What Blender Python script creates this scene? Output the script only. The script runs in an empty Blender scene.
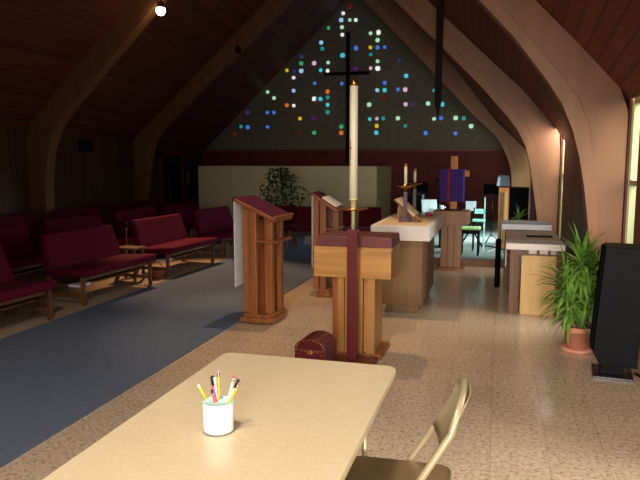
import bpy, bmesh, math, random
from mathutils import Vector, Matrix
random.seed(7)
S = bpy.context.scene
COL = S.collection
PI = math.pi

# ------------------------------------------------------------------ camera
th, ps = math.radians(6.95), math.radians(15.6)
fw = Vector((-math.sin(ps)*math.cos(th), math.cos(ps)*math.cos(th), -math.sin(th)))
rt = Vector((math.cos(ps), math.sin(ps), 0)); up = rt.cross(fw)
cd = bpy.data.cameras.new('camera'); cam = bpy.data.objects.new('camera', cd); COL.objects.link(cam)
M = Matrix((rt, up, -fw)).transposed().to_4x4(); M.translation = (0, 0, 1.6)
cam.matrix_world = M
cd.sensor_width = 36; cd.lens = 36; cd.clip_start = .05; cd.clip_end = 200
S.camera = cam

# ------------------------------------------------------------------ world, exposure
w = bpy.data.worlds.new('sky'); S.world = w; w.use_nodes = True
bg = w.node_tree.nodes['Background']; bg.inputs[0].default_value = (.85, 1, .92, 1); bg.inputs[1].default_value = 1.6
S.view_settings.view_transform = 'Standard'; S.view_settings.look = 'None'
S.view_settings.gamma = 1; S.view_settings.use_curve_mapping = False
S.view_settings.exposure = 0.0

def area(name, loc, target, sx, sy, power, col, spread=180):
    l = bpy.data.lights.new(name, 'AREA'); l.shape = 'RECTANGLE'; l.size = sx; l.size_y = sy
    l.energy = power; l.color = col; l.spread = math.radians(spread)
    o = bpy.data.objects.new(name, l); COL.objects.link(o); o.location = loc
    o.rotation_euler = (Vector(target)-Vector(loc)).to_track_quat('-Z', 'Y').to_euler()
    return o
# daylight through the slots and chancel window, plus added lights (all stand outside the panes)
DAY = (1, .96, .9); COOL = (.72, .92, 1)
area('added_back_light', (.7, -4.5, 1.8), (1.3, 3.5, .2), 2.6, 2.2, 92, (1, .92, .82), 60)  # added behind the camera to brighten the table and floor
area('added_side_light', (2.35, 0.3, 1.45), (0, 1.2, .0), 1.6, 1.8, 30, (1, .94, .86), 140)  # added at an unseen side window to lift the nearby floor
area('daylight_slot_a', (2.0, 3.15, 1.6), (-.6, 2.9, 0), .7, 1.4, 22, DAY, 100)
area('daylight_slot_b', (1.6, 6.50, 1.7), (-1, 6.25, -.3), .5, 1.4, 27, DAY, 110)
area('daylight_slot_c', (1.2, 9.79, 1.4), (-1, 9.6, 0), .4, 1.6, 48, DAY, 160)
area('added_slot_e_light', (1.2, 10.55, 1.7), (-.9, 11.3, .2), .6, 1.0, 26, COOL, 60)  # added at a hidden slot to light the organ's music pages
area('daylight_slot_d', (1.0, 12.99, 1.5), (-.3, 12.2, 0), .5, 1.4, 160, COOL, 90)
area('daylight_chancel', (1.15, 14.6, 1.7), (-.7, 11.8, .3), 1.6, 1.2, 130, COOL, 70)
# the photographer's flash
fl = bpy.data.lights.new('camera_flash', 'SPOT'); fl.energy = 40; fl.color = (1, .97, .92); fl.shadow_soft_size = .02; fl.spot_size = math.radians(100); fl.spot_blend = .5
fo_ = bpy.data.objects.new('camera_flash', fl); COL.objects.link(fo_); fo_.location = (.0, .02, 1.68)
fo_.rotation_euler = Vector((-.2, 1, -.08)).to_track_quat('-Z', 'Y').to_euler()

# ------------------------------------------------------------------ materials
def lin(c):
    return tuple(((v/255)/12.92 if v/255 <= .04045 else ((v/255+.055)/1.055)**2.4) for v in c)+(1,)
MATS = {}
def mat(name, c, rough=.6, metal=0, c2=None, scale=8, stretch=(1, 1, 1), bump=0, spec=.5, emit=0, detail=4, coat=0, sheen=0):
    if name in MATS: return MATS[name]
    m = bpy.data.materials.new(name); m.use_nodes = True; nt = m.node_tree; b = nt.nodes['Principled BSDF']
    b.inputs['Base Color'].default_value = lin(c); b.inputs['Roughness'].default_value = rough
    b.inputs['Metallic'].default_value = metal; b.inputs['Specular IOR Level'].default_value = spec
    b.inputs['Coat Weight'].default_value = coat; b.inputs['Sheen Weight'].default_value = sheen
    if emit:
        b.inputs['Emission Color'].default_value = lin(c); b.inputs['Emission Strength'].default_value = emit
    if c2 or bump:
        tc = nt.nodes.new('ShaderNodeTexCoord'); mp = nt.nodes.new('ShaderNodeMapping')
        mp.inputs['Scale'].default_value = stretch
        nz = nt.nodes.new('ShaderNodeTexNoise'); nz.inputs['Scale'].default_value = scale; nz.inputs['Detail'].default_value = detail
        nt.links.new(tc.outputs['Object'], mp.inputs[0]); nt.links.new(mp.outputs[0], nz.inputs['Vector'])
        if c2:
            r = nt.nodes.new('ShaderNodeValToRGB'); r.color_ramp.elements[0].position = .35; r.color_ramp.elements[1].position = .65
            r.color_ramp.elements[0].color = lin(c); r.color_ramp.elements[1].color = lin(c2)
            nt.links.new(nz.outputs['Fac'], r.inputs[0]); nt.links.new(r.outputs[0], b.inputs['Base Color'])
        if bump:
            bp = nt.nodes.new('ShaderNodeBump'); bp.inputs['Strength'].default_value = bump; bp.inputs['Distance'].default_value = .01
            nt.links.new(nz.outputs['Fac'], bp.inputs['Height']); nt.links.new(bp.outputs[0], b.inputs['Normal'])
    MATS[name] = m; return m
def wood(name, c, c2, rough=.4, axis='z', scale=6, spec=.4):
    st = {'x': (.6, 12, 12), 'y': (12, .6, 12), 'z': (12, 12, .6)}[axis]
    return mat(name, c, rough, c2=c2, scale=scale/4, stretch=st, bump=.08, spec=spec, detail=5)
def planks(name, c, c2, gap, width, across, rough=.5, spec=.4, gapdark=.35):
    """boards: seams every `width` metres measured along the object axis `across` (0 x, 1 y, 2 z)"""
    m = bpy.data.materials.new(name); m.use_nodes = True; nt = m.node_tree; b = nt.nodes['Principled BSDF']
    N = nt.nodes.new; L = nt.links.new
    tc = N('ShaderNodeTexCoord'); sp = N('ShaderNodeSeparateXYZ'); L(tc.outputs['Object'], sp.inputs[0])
    d = N('ShaderNodeMath'); d.operation = 'DIVIDE'; d.inputs[1].default_value = width; L(sp.outputs[across], d.inputs[0])
    fl = N('ShaderNodeMath'); fl.operation = 'FLOOR'; L(d.outputs[0], fl.inputs[0])
    fr = N('ShaderNodeMath'); fr.operation = 'FRACT'; L(d.outputs[0], fr.inputs[0])
    wn = N('ShaderNodeTexWhiteNoise'); wn.noise_dimensions = '1D'; L(fl.outputs[0], wn.inputs['W'])
    mp = N('ShaderNodeMapping'); mp.inputs['Scale'].default_value = (1, .15, 1) if across != 1 else (1, 1, .15)
    L(tc.outputs['Object'], mp.inputs[0]); nz = N('ShaderNodeTexNoise'); nz.inputs['Scale'].default_value = 9; nz.inputs['Detail'].default_value = 5
    L(mp.outputs[0], nz.inputs['Vector'])
    av = N('ShaderNodeMath'); av.operation = 'ADD'; L(wn.outputs['Value'], av.inputs[0]); L(nz.outputs['Fac'], av.inputs[1])
    hf = N('ShaderNodeMath'); hf.operation = 'MULTIPLY'; hf.inputs[1].default_value = .5; L(av.outputs[0], hf.inputs[0])
    r = N('ShaderNodeValToRGB'); r.color_ramp.elements[0].position = .2; r.color_ramp.elements[1].position = .8
    r.color_ramp.elements[0].color = lin(c); r.color_ramp.elements[1].color = lin(c2); L(hf.outputs[0], r.inputs[0])
    g = N('ShaderNodeMath'); g.operation = 'LESS_THAN'; g.inputs[1].default_value = gap/width; L(fr.outputs[0], g.inputs[0])
    mx = N('ShaderNodeMix'); mx.data_type = 'RGBA'; mx.blend_type = 'MULTIPLY'; L(g.outputs[0], mx.inputs[0]); L(r.outputs[0], mx.inputs[6])
    mx.inputs[7].default_value = (gapdark, gapdark, gapdark, 1)
    L(mx.outputs[2], b.inputs['Base Color']); b.inputs['Roughness'].default_value = rough; b.inputs['Specular IOR Level'].default_value = spec
    MATS[name] = m; return m
def tile_floor():
    m = bpy.data.materials.new('terrazzo_tile'); m.use_nodes = True; nt = m.node_tree; b = nt.nodes['Principled BSDF']
    N = nt.nodes.new; L = nt.links.new
    tc = N('ShaderNodeTexCoord')
    n1 = N('ShaderNodeTexNoise'); n1.inputs['Scale'].default_value = 40; n1.inputs['Detail'].default_value = 5; n1.inputs['Roughness'].default_value = .7
    L(tc.outputs['Object'], n1.inputs['Vector'])
    r = N('ShaderNodeValToRGB'); e = r.color_ramp.elements
    e[0].position = .32; e[0].color = lin((120, 92, 74)); e[1].position = .46; e[1].color = lin((196, 168, 144))
    x = e.new(.66); x.color = lin((218, 192, 168)); L(n1.outputs['Fac'], r.inputs[0])
    n2 = N('ShaderNodeTexNoise'); n2.inputs['Scale'].default_value = .8; L(tc.outputs['Object'], n2.inputs['Vector'])
    br = N('ShaderNodeTexBrick'); br.offset = 0; br.inputs['Scale'].default_value = 1; br.inputs['Brick Width'].default_value = .305; br.inputs['Row Height'].default_value = .305
    br.inputs['Mortar Size'].default_value = .0025; br.inputs['Color1'].default_value = (1, 1, 1, 1); br.inputs['Color2'].default_value = (.9, .9, .9, 1); br.inputs['Mortar'].default_value = (.72, .7, .66, 1)
    L(tc.outputs['Object'], br.inputs['Vector'])
    mx = N('ShaderNodeMix'); mx.data_type = 'RGBA'; mx.blend_type = 'MULTIPLY'; mx.inputs[0].default_value = 1
    L(r.outputs[0], mx.inputs[6]); L(br.outputs['Color'], mx.inputs[7]); L(mx.outputs[2], b.inputs['Base Color'])
    rr = N('ShaderNodeMapRange'); rr.inputs[3].default_value = .13; rr.inputs[4].default_value = .27; L(n2.outputs['Fac'], rr.inputs[0]); L(rr.outputs[0], b.inputs['Roughness'])
    b.inputs['Specular IOR Level'].default_value = .5
    return m
def glass_mat():
    m = bpy.data.materials.new('window_glass'); m.use_nodes = True; nt = m.node_tree; nt.nodes.remove(nt.nodes['Principled BSDF'])
    t = nt.nodes.new('ShaderNodeBsdfTransparent'); t.inputs[0].default_value = (.93, .98, .94, 1)
    g = nt.nodes.new('ShaderNodeBsdfGlossy'); g.inputs['Roughness'].default_value = .05
    x = nt.nodes.new('ShaderNodeMixShader'); x.inputs[0].default_value = .06
    nt.links.new(t.outputs[0], x.inputs[1]); nt.links.new(g.outputs[0], x.inputs[2])
    nt.links.new(x.outputs[0], nt.nodes['Material Output'].inputs[0]); return m

FLOOR = tile_floor(); GLASS = glass_mat()
CARPET = mat('blue_grey_carpet', (86, 94, 112), .95, c2=(106, 112, 130), scale=120, bump=.4, spec=.1)
GREYC = mat('grey_carpet', (120, 120, 118), .95, c2=(140, 140, 136), scale=120, bump=.4, spec=.1)
ROOFM = planks('roof_boards', (106, 54, 42), (132, 70, 56), .010, .105, 0, .55)
WALLW = planks('wall_boards', (96, 36, 28), (122, 50, 38), .008, .14, 1, .5)
LWALL = planks('brown_wall_boards', (80, 50, 30), (104, 66, 42), .008, .16, 1, .6)
BEAM = mat('laminated_beam', (134, 92, 66), .5, c2=(146, 100, 74), scale=2, stretch=(3, 3, .5), bump=.05, spec=.35)
LAM = mat('beam_lamination', (140, 96, 68), .5, c2=(152, 106, 76), scale=2, stretch=(3, 3, .5), bump=.05, spec=.35)
CONC = mat('gable_concrete', (132, 122, 110), .9, c2=(142, 132, 118), scale=6, bump=.1, spec=.1)
BAND = mat('red_brown_panel', (112, 40, 36), .6, c2=(122, 46, 40), scale=3, spec=.3)
BEIGE = mat('beige_plaster', (238, 222, 178), .8, c2=(242, 226, 182), scale=3, spec=.2)
FRAME = mat('white_frame', (196, 190, 150), .5)
REDWOOD = wood('redwood', (110, 52, 36), (134, 66, 44), .45)
OAK = wood('lectern_oak', (128, 74, 40), (158, 96, 54), .35)
OAKX = wood('lectern_oak_x', (128, 70, 44), (152, 88, 54), .35, 'x')
PINE = wood('honey_wood', (160, 112, 58), (186, 134, 76), .35)
PINEX = wood('honey_wood_x', (160, 112, 58), (186, 134, 76), .3, 'x')
ALTW = wood('altar_wood', (122, 90, 56), (140, 104, 66), .5)
STAW = wood('stand_wood', (150, 106, 70), (170, 122, 82), .45)
LIGHTW = wood('cabinet_wood', (196, 156, 96), (212, 172, 110), .4)
DARKW = wood('dark_leg_wood', (96, 62, 38), (120, 78, 48), .45)
PEWW = wood('pew_wood', (98, 62, 40), (118, 76, 50), .4)
CHERRY = mat('cherry_red_lacquer', (84, 20, 26), .3, c2=(98, 26, 30), scale=3, stretch=(1, 8, 1), spec=.5)
MAROON = mat('maroon_lid', (88, 26, 30), .5, c2=(104, 32, 36), scale=3, stretch=(1, 8, 1))
PURPLE = mat('purple_cloth', (74, 22, 48), .9, c2=(84, 26, 54), scale=60, bump=.2, spec=.15)
DPURPLE = mat('deep_purple_drape', (66, 40, 120), .85, c2=(74, 46, 130), scale=40, bump=.2)
LINING = mat('white_lining', (238, 238, 238), .8, c2=(226, 228, 232), scale=14, bump=.2)
WHITEC = mat('white_linen', (226, 214, 208), .8, c2=(232, 222, 214), scale=30, bump=.2)
TANC = mat('tan_linen', (224, 188, 152), .7, c2=(230, 196, 160), scale=20, bump=.1)
BURG = mat('burgundy_upholstery', (84, 3, 34), .9, c2=(94, 5, 40), scale=70, bump=.3, spec=.15)
DBURG = mat('dark_burgundy_upholstery', (88, 16, 28), .85, c2=(98, 20, 34), scale=70, bump=.3, spec=.2)
WAX = mat('ivory_wax', (236, 226, 200), .45)
BRASS = mat('brass', (206, 150, 74), .28, 1)
SATIN = mat('satin_brass', (226, 208, 156), .4, .3)
DSTEEL = mat('dark_steel', (66, 66, 70), .3, .8)
SILVER = mat('brushed_steel', (200, 198, 190), .25, 1)
BLACK = mat('black_plastic', (10, 10, 12), .5, spec=.08)
GRILLE = mat('black_cloth_grille', (10, 10, 12), .9, c2=(14, 14, 16), scale=300, spec=.03)
IRON = mat('dark_iron', (34, 24, 22), .8, spec=.15)
DARKM = mat('dark_void', (16, 12, 12), .8)
TABLE = mat('table_laminate', (212, 188, 152), .22, c2=(218, 196, 162), scale=90, spec=.5)
TEDGE = mat('table_edge_vinyl', (170, 148, 112), .4)
CHAIRM = mat('bronze_enamel', (182, 164, 128), .32, .35, c2=(190, 172, 136), scale=10)
CHAIRS = mat('bronze_seat_enamel', (126, 104, 76), .35, .3, c2=(138, 114, 84), scale=6)
CUPM = mat('white_dotted_card', (238, 240, 242), .5)
LEAF = mat('dracaena_leaf', (66, 112, 34), .45, c2=(128, 166, 70), scale=9, spec=.5)
DLEAF = mat('ficus_leaf', (34, 50, 28), .5, c2=(52, 70, 40), scale=9)
CANE = mat('cane_bark', (150, 130, 96), .8, c2=(120, 100, 72), scale=30, bump=.4)
TERRA = mat('terracotta', (196, 128, 104), .8, c2=(206, 142, 118), scale=14, bump=.1)
SOIL = mat('potting_soil', (44, 32, 24), 1)
HEDGE = mat('garden_leaves', (150, 176, 90), .7, c2=(96, 130, 60), scale=6)
GRASS = mat('lawn', (110, 140, 70), .9, c2=(90, 120, 56), scale=12)

# ------------------------------------------------------------------ mesh builder
class MB:
    def __init__(s): s.v = []; s.f = []; s.m = []; s.sm = []
    def add(s, vs, fs, mi=0, smooth=False, T=None):
        n = len(s.v)
        for v in vs:
            v = Vector(v)
            s.v.append(T @ v if T else v)
        for f in fs: s.f.append([i+n for i in f]); s.m.append(mi); s.sm.append(smooth)
        return s
    def box(s, x0, x1, y0, y1, z0, z1, mi=0, T=None):
        vs = [(x, y, z) for z in (z0, z1) for y in (y0, y1) for x in (x0, x1)]
        return s.add(vs, [(0, 2, 3, 1), (4, 5, 7, 6), (0, 1, 5, 4), (2, 6, 7, 3), (0, 4, 6, 2), (1, 3, 7, 5)], mi, T=T)
    def hexa(s, p, mi=0, T=None):   # 8 points, bottom 4 ccw then top 4 ccw
        return s.add(p, [(3, 2, 1, 0), (4, 5, 6, 7), (0, 1, 5, 4), (1, 2, 6, 5), (2, 3, 7, 6), (3, 0, 4, 7)], mi, T=T)
    def prism(s, poly, axis, a, b, mi=0, T=None):  # poly: 2-D points; axis: extrusion axis
        def P(u, v, w): return {'x': (w, u, v), 'y': (u, w, v), 'z': (u, v, w)}[axis]
        n = len(poly)
        vs = [P(u, v, a) for u, v in poly]+[P(u, v, b) for u, v in poly]
        fs = [list(range(n))[::-1], list(range(n, 2*n))]+[(i, (i+1) % n, n+(i+1) % n, n+i) for i in range(n)]
        return s.add(vs, fs, mi, T=T)
    def lathe(s, prof, seg=20, c=(0, 0, 0), mi=0, T=None, smooth=True):
        vs = []; fs = []
        for r, z in prof:
            for k in range(seg):
                a = 2*PI*k/seg; vs.append((c[0]+r*math.cos(a), c[1]+r*math.sin(a), c[2]+z))
        for i in range(len(prof)-1):
            for k in range(seg):
                k2 = (k+1) % seg; fs.append((i*seg+k, i*seg+k2, (i+1)*seg+k2, (i+1)*seg+k))
        fs.append(list(range(seg))[::-1]); n = (len(prof)-1)*seg; fs.append(list(range(n, n+seg)))
        return s.add(vs, fs, mi, smooth, T)
    def tube(s, pts, r, seg=10, mi=0, r2=None, T=None):
        pts = [Vector(p) for p in pts]; vs = []; fs = []; n = len(pts)
        ref = None
        for i, p in enumerate(pts):
            d = (pts[min(i+1, n-1)]-pts[max(i-1, 0)]).normalized()
            if ref is None: ref = d.orthogonal().normalized()
            ref = (ref-d*ref.dot(d)).normalized(); q = d.cross(ref)
            rr = r if r2 is None else r+(r2-r)*i/(n-1)
            for k in range(seg):
                a = 2*PI*k/seg; vs.append(p+(ref*math.cos(a)+q*math.sin(a))*rr)
        for i in range(n-1):
            for k in range(seg):
                k2 = (k+1) % seg; fs.append((i*seg+k, i*seg+k2, (i+1)*seg+k2, (i+1)*seg+k))
        fs.append(list(range(seg))[::-1]); fs.append(list(range((n-1)*seg, n*seg)))
        return s.add(vs, fs, mi, True, T)
    def build(s, name, m, parent=None, bevel=0, loc=None, kind=None, seg=2):
        me = bpy.data.meshes.new(name); me.from_pydata([tuple(v) for v in s.v], [], s.f)
        ms = m if isinstance(m, (list, tuple)) else [m]
        for x in ms: me.materials.append(x)
        for p, mi, sm in zip(me.polygons, s.m, s.sm): p.material_index = mi; p.use_smooth = sm
        bm = bmesh.new(); bm.from_mesh(me); bmesh.ops.recalc_face_normals(bm, faces=bm.faces); bm.to_mesh(me); bm.free()
        o = bpy.data.objects.new(name, me); COL.objects.link(o)
        if parent: o.parent = parent
        if loc: o.location = loc
        if kind: o['kind'] = kind
        if bevel:
            b = o.modifiers.new('bevel', 'BEVEL'); b.width = bevel; b.segments = seg; b.limit_method = 'ANGLE'; b.angle_limit = math.radians(40)
        return o
def thing(name, label, cat, loc=(0, 0, 0), rz=0, group=None):
    o = bpy.data.objects.new(name, None); COL.objects.link(o); o.location = loc; o.rotation_euler = (0, 0, rz); o.empty_display_size = .1
    o['label'] = label; o['category'] = cat
    if group: o['group'] = group
    return o
def tag(o, label, cat, group=None):
    o['label'] = label; o['category'] = cat
    if group: o['group'] = group
    return o
def copy_tree(o, parent=None):
    c = o.copy(); COL.objects.link(c); c.parent = parent
    for ch in [x for x in S.objects if x.parent == o]: copy_tree(ch, c)
    return c
def struct(mb, name, m, **k): return mb.build(name, m, kind='structure', **k)
TILES = [(-4.11,5.49,'w'),(-4.16,5.32,'l'),(-3.93,5.31,'g'),(-3.77,5.3,'w'),(-4.14,5.14,'g'),(-4.51,5.14,'G'),(-4.13,4.94,'w'),(-4.71,4.77,'l'),(-4.68,4.61,'t'),(-3.76,4.58,'b'),(-5.27,4.43,'B'),(-4.12,4.41,'c'),(-5.27,4.25,'G'),(-4.91,4.24,'p'),(-4.52,4.24,'g'),(-5.68,4.08,'y'),(-5.47,4.05,'B'),(-5.27,4.05,'l'),(-4.72,4.05,'c'),(-4.53,4.03,'w'),(-5.49,3.88,'w'),(-4.89,3.71,'b'),(-4.14,3.68,'b'),(-3.76,4.05,'v'),(-6.25,3.52,'g'),(-5.49,3.53,'l'),(-6.06,3.35,'g'),(-4.53,3.48,'o'),(-4.91,3.3,'w'),(-4.73,3.29,'c'),(-4.53,3.33,'t'),(-5.69,3.15,'o'),(-5.49,3.13,'w'),(-4.53,3.13,'c'),(-4.53,2.94,'t'),(-6.26,2.96,'b'),(-6.07,2.96,'b'),(-6.85,2.97,'B'),(-5.31,2.78,'y'),(-4.93,2.77,'v'),(-7.05,2.59,'t'),(-6.85,2.57,'b'),(-6.26,2.57,'b'),(-4.15,2.55,'G'),(-4.15,2.38,'o'),(-4.91,2.39,'G'),(-5.31,2.4,'r'),(-7.25,2.39,'r'),(-3.93,5.66,'r'),(-3.37,4.94,'g'),(-3.16,4.95,'w'),(-3.18,4.76,'g'),(-3.37,4.58,'y'),(-3.18,4.57,'b'),(-2.99,4.57,'b'),(-3.36,4.4,'t'),(-3.18,4.22,'g'),(-2.61,4.21,'B'),(-3.36,4.05,'p'),(-3.17,4.04,'w'),(-2.42,3.82,'c'),(-2.98,3.66,'b'),(-3.18,3.48,'l'),(-2.98,3.47,'c'),(-2.63,3.48,'b'),(-2.44,3.47,'p'),(-1.7,3.43,'t'),(-3.0,3.29,'r'),(-3.39,3.11,'g'),(-2.42,3.1,'p'),(-2.23,3.1,'B'),(-1.84,3.1,'g'),(-1.49,3.07,'c'),(-3.37,2.73,'c'),(-3.18,2.74,'p'),(-3.01,2.74,'t'),(-2.62,2.74,'g'),(-1.68,2.71,'g'),(-1.5,2.72,'b'),(-1.13,2.72,'g'),(-0.93,2.71,'t'),(-3.18,2.55,'y'),(-2.42,2.54,'t'),(-0.74,2.51,'g'),(-3.19,2.37,'c'),(-1.89,2.35,'b'),(-1.13,2.33,'b')]

# ================================================================== THE SETTING
# section data of the arches: outer polyline and inner polyline on each side, floor to crown
def meet(p1, p2, q1, q2):
    d1 = (p2[0]-p1[0], p2[1]-p1[1]); d2 = (q2[0]-q1[0], q2[1]-q1[1])
    t = ((q1[0]-p1[0])*d2[1]-(q1[1]-p1[1])*d2[0])/(d1[0]*d2[1]-d1[1]*d2[0])
    return (p1[0]+d1[0]*t, p1[1]+d1[1]*t)
AR = {  # Y: (right outer, right inner, left outer, left inner)
 6.8: ([(1.15, 0), (1.15, 2.19), (1.102, 2.284), (.249, 3.169)],
       [(.90, 0), (.866, .86), (.785, 1.424), (.714, 1.766), (.619, 2.039), (.498, 2.282), (.352, 2.451), (.153, 2.738), (-.273, 3.203)],
       [(-8.4, 0), (-8.4, 2.2), (-6.0, 4.35)],
       [(-8.05, 0), (-8.02, .9), (-7.9, 1.8), (-7.45, 2.5), (-5.7, 4.15)]),
 10.0: ([(.83, 0), (.83, 1.98), (.535, 2.395), (-.904, 3.775)],
        [(.60, 0), (.558, .744), (.429, 1.527), (.347, 1.849), (.15, 2.215), (.049, 2.29), (-.296, 2.70), (-.894, 3.30)],
        [(-8.29, 0), (-8.29, 2.22), (-6.009, 4.323)],
        [(-7.96, 0), (-7.93, 1.2), (-7.849, 1.798), (-7.70, 2.15), (-7.452, 2.47), (-5.616, 4.184)]),
 13.3: ([(.58, 0), (.58, 1.75), (.3, 2.02), (-.122, 2.424), (-1.186, 3.779)],
        [(.31, 0), (.246, 1.107), (.193, 1.541), (-.017, 2.05), (-.20, 2.21), (-.468, 2.45), (-2.446, 4.527)],
        [(-8.17, 0), (-8.165, 2.106), (-5.988, 3.993)],
        [(-7.98, 0), (-7.95, .6), (-7.765, 1.692), (-7.65, 2.05), (-7.382, 2.392), (-6.169, 3.42)]),
}
def shifted(Y, dx, src):
    a, b, c, d = AR[src]; sh = lambda L, s: [(x+s, z) for x, z in L]
    AR[Y] = (sh(a, dx), sh(b, dx), c, d)
shifted(3.55, .33, 6.8); shifted(.3, .66, 6.8)
OUT = {}
for Y, (ro, ri, lo, li) in AR.items():
    crown = meet(ro[-2], ro[-1], lo[-2], lo[-1]); OUT[Y] = (ro, crown, lo)
OUT[-4.2] = ([(x+.45, z) for x, z in OUT[.3][0]], OUT[.3][1], OUT[.3][2])
r17 = [(.58, 0), (.58, 1.75), (.3, 2.02), (-.122, 2.46), (-1.186, 3.80)]; l17 = [(-8.24, 0), (-8.24, 1.89), (-6.77, 3.26)]
OUT[17.0] = (r17, meet(r17[-2], r17[-1], l17[-2], l17[-1]), l17)
YS = sorted(OUT)
arch_lab = {6.8: 'broad tan laminated arch rising beside the black floor speaker',
            10.0: 'tan laminated arch behind the dracaena, second from the speaker',
            13.3: 'laminated arch beside the purple banner, closest to the stained glass gable'}
n = 0
for Y in sorted(AR):
    ro, ri, lo, li = AR[Y]; cr = OUT[Y][1]
    icr = meet(ri[-2], ri[-1], li[-2], li[-1])
    T2 = .11
    root = bpy.data.objects.new('trim_%d' % (n+1), None); COL.objects.link(root); root['kind'] = 'structure'; n += 1
    # one continuous glulam half each side, faces split along a lamination seam
    for side, (O_, I_) in (('r', (ro, ri)), ('l', (lo, li))):
        def resample(L, k=26):
            seg = [0]
            for a, b in zip(L, L[1:]): seg.append(seg[-1]+math.hypot(b[0]-a[0], b[1]-a[1]))
            out = []
            for i in range(k):
                t = seg[-1]*i/(k-1); j = max(q for q in range(len(seg)) if seg[q] <= t+1e-9); j = min(j, len(L)-2)
                u = (t-seg[j])/(seg[j+1]-seg[j]); out.append((L[j][0]+(L[j+1][0]-L[j][0])*u, L[j][1]+(L[j+1][1]-L[j][1])*u))
            return out
        a = resample(O_+[cr], 30); b = resample(I_+[icr], 30)
        for pn, (u0, u1), mt in (('outer_beam', (0, .70), BEAM), ('inner_lamination', (.705, 1), LAM)):
            mb = MB(); vs = []; fs = []
            for (p, q) in zip(a, b):
                for u in (u0, u1):
                    x = p[0]+(q[0]-p[0])*u; z = p[1]+(q[1]-p[1])*u
                    th_ = T2 if pn == 'outer_beam' else T2+.004
                    vs += [(x, Y-th_, z), (x, Y+th_, z)]
            for i in range(29):
                k = i*4; fs += [(k, k+2, k+6, k+4), (k+1, k+5, k+7, k+3), (k, k+4, k+5, k+1), (k+2, k+3, k+7, k+6)]
            fs += [(0, 1, 3, 2), (116, 118, 119, 117)]
            mb.add(vs, fs); mb.build(pn, mt, root)
# roof slopes and side walls, ruled between neighbouring sections
def strip(pa, Ya, pb, Yb, th_, mb, outward):
    n = len(pa)
    for i in range(n-1):
        q = [(pa[i][0], Ya, pa[i][1]), (pa[i+1][0], Ya, pa[i+1][1]), (pb[i+1][0], Yb, pb[i+1][1]), (pb[i][0], Yb, pb[i][1])]
        o = [tuple(Vector(v)+Vector(outward)*th_) for v in q]
        mb.hexa(q+o)
mr = MB(); ml = MB()
for Ya, Yb in zip(YS, YS[1:]):
    ra, ca, la = OUT[Ya]; rb, cb, lb = OUT[Yb]
    def slope(L, c, k=7):
        pts = [p for p in L if p[1] > 1.7]+[c]
        z0, z1 = pts[0][1], pts[-1][1]; out = []
        for i in range(k):
            z = z0+(z1-z0)*i/(k-1)
            for p, q in zip(pts, pts[1:]):
                if p[1] <= z <= q[1]+1e-9:
                    u = (z-p[1])/(q[1]-p[1]+1e-12); out.append((p[0]+(q[0]-p[0])*u, z)); break
        return out
    strip(slope(ra, ca), Ya, slope(rb, cb), Yb, .12, mr, (.7, 0, .7))
    strip(slope(la, ca), Ya, slope(lb, cb), Yb, .12, ml, (-.7, 0, .7))
RR = struct(mr, 'ceiling', ROOFM); RL = struct(ml, 'ceiling', ROOFM)
RR.name = 'ceiling_right'; RL.name = 'ceiling_left'
# floor
struct(MB().box(-9.2, 2.6, -4.4, 17.3, -.1, 0), 'floor', FLOOR)
# left wall
def wallx(Y, side):
    for a, b in zip(YS, YS[1:]):
        if a <= Y <= b:
            u = (Y-a)/(b-a); xa = OUT[a][side][0][0]; xb = OUT[b][side][0][0]; return xa+(xb-xa)*u
    return OUT[YS[0]][side][0][0]
def kneez(Y, side):
    for a, b in zip(YS, YS[1:]):
        if a <= Y <= b:
            u = (Y-a)/(b-a); return OUT[a][side][1][1]*(1-u)+OUT[b][side][1][1]*u
    return OUT[YS[0]][side][1][1]
def wall_piece(side, y0, y1, z0=0, z1=None, t=.12):
    mb = MB(); sgn = 1 if side == 0 else -1
    ys = [y0]+[y for y in YS if y0 < y < y1]+[y1]
    for a, b in zip(ys, ys[1:]):
        xa, xb = wallx(a, side), wallx(b, side); za, zb = (kneez(a, side)+.02, kneez(b, side)+.02) if z1 is None else (z1, z1)
        mb.hexa([(xa, a, z0), (xb, b, z0), (xb+sgn*t, b, z0), (xa+sgn*t, a, z0), (xa, a, za), (xb, b, zb), (xb+sgn*t, b, zb), (xa+sgn*t, a, za)])
    return mb
struct(wall_piece(2, -4.2, 17.1), 'wall_left', LWALL)
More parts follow.
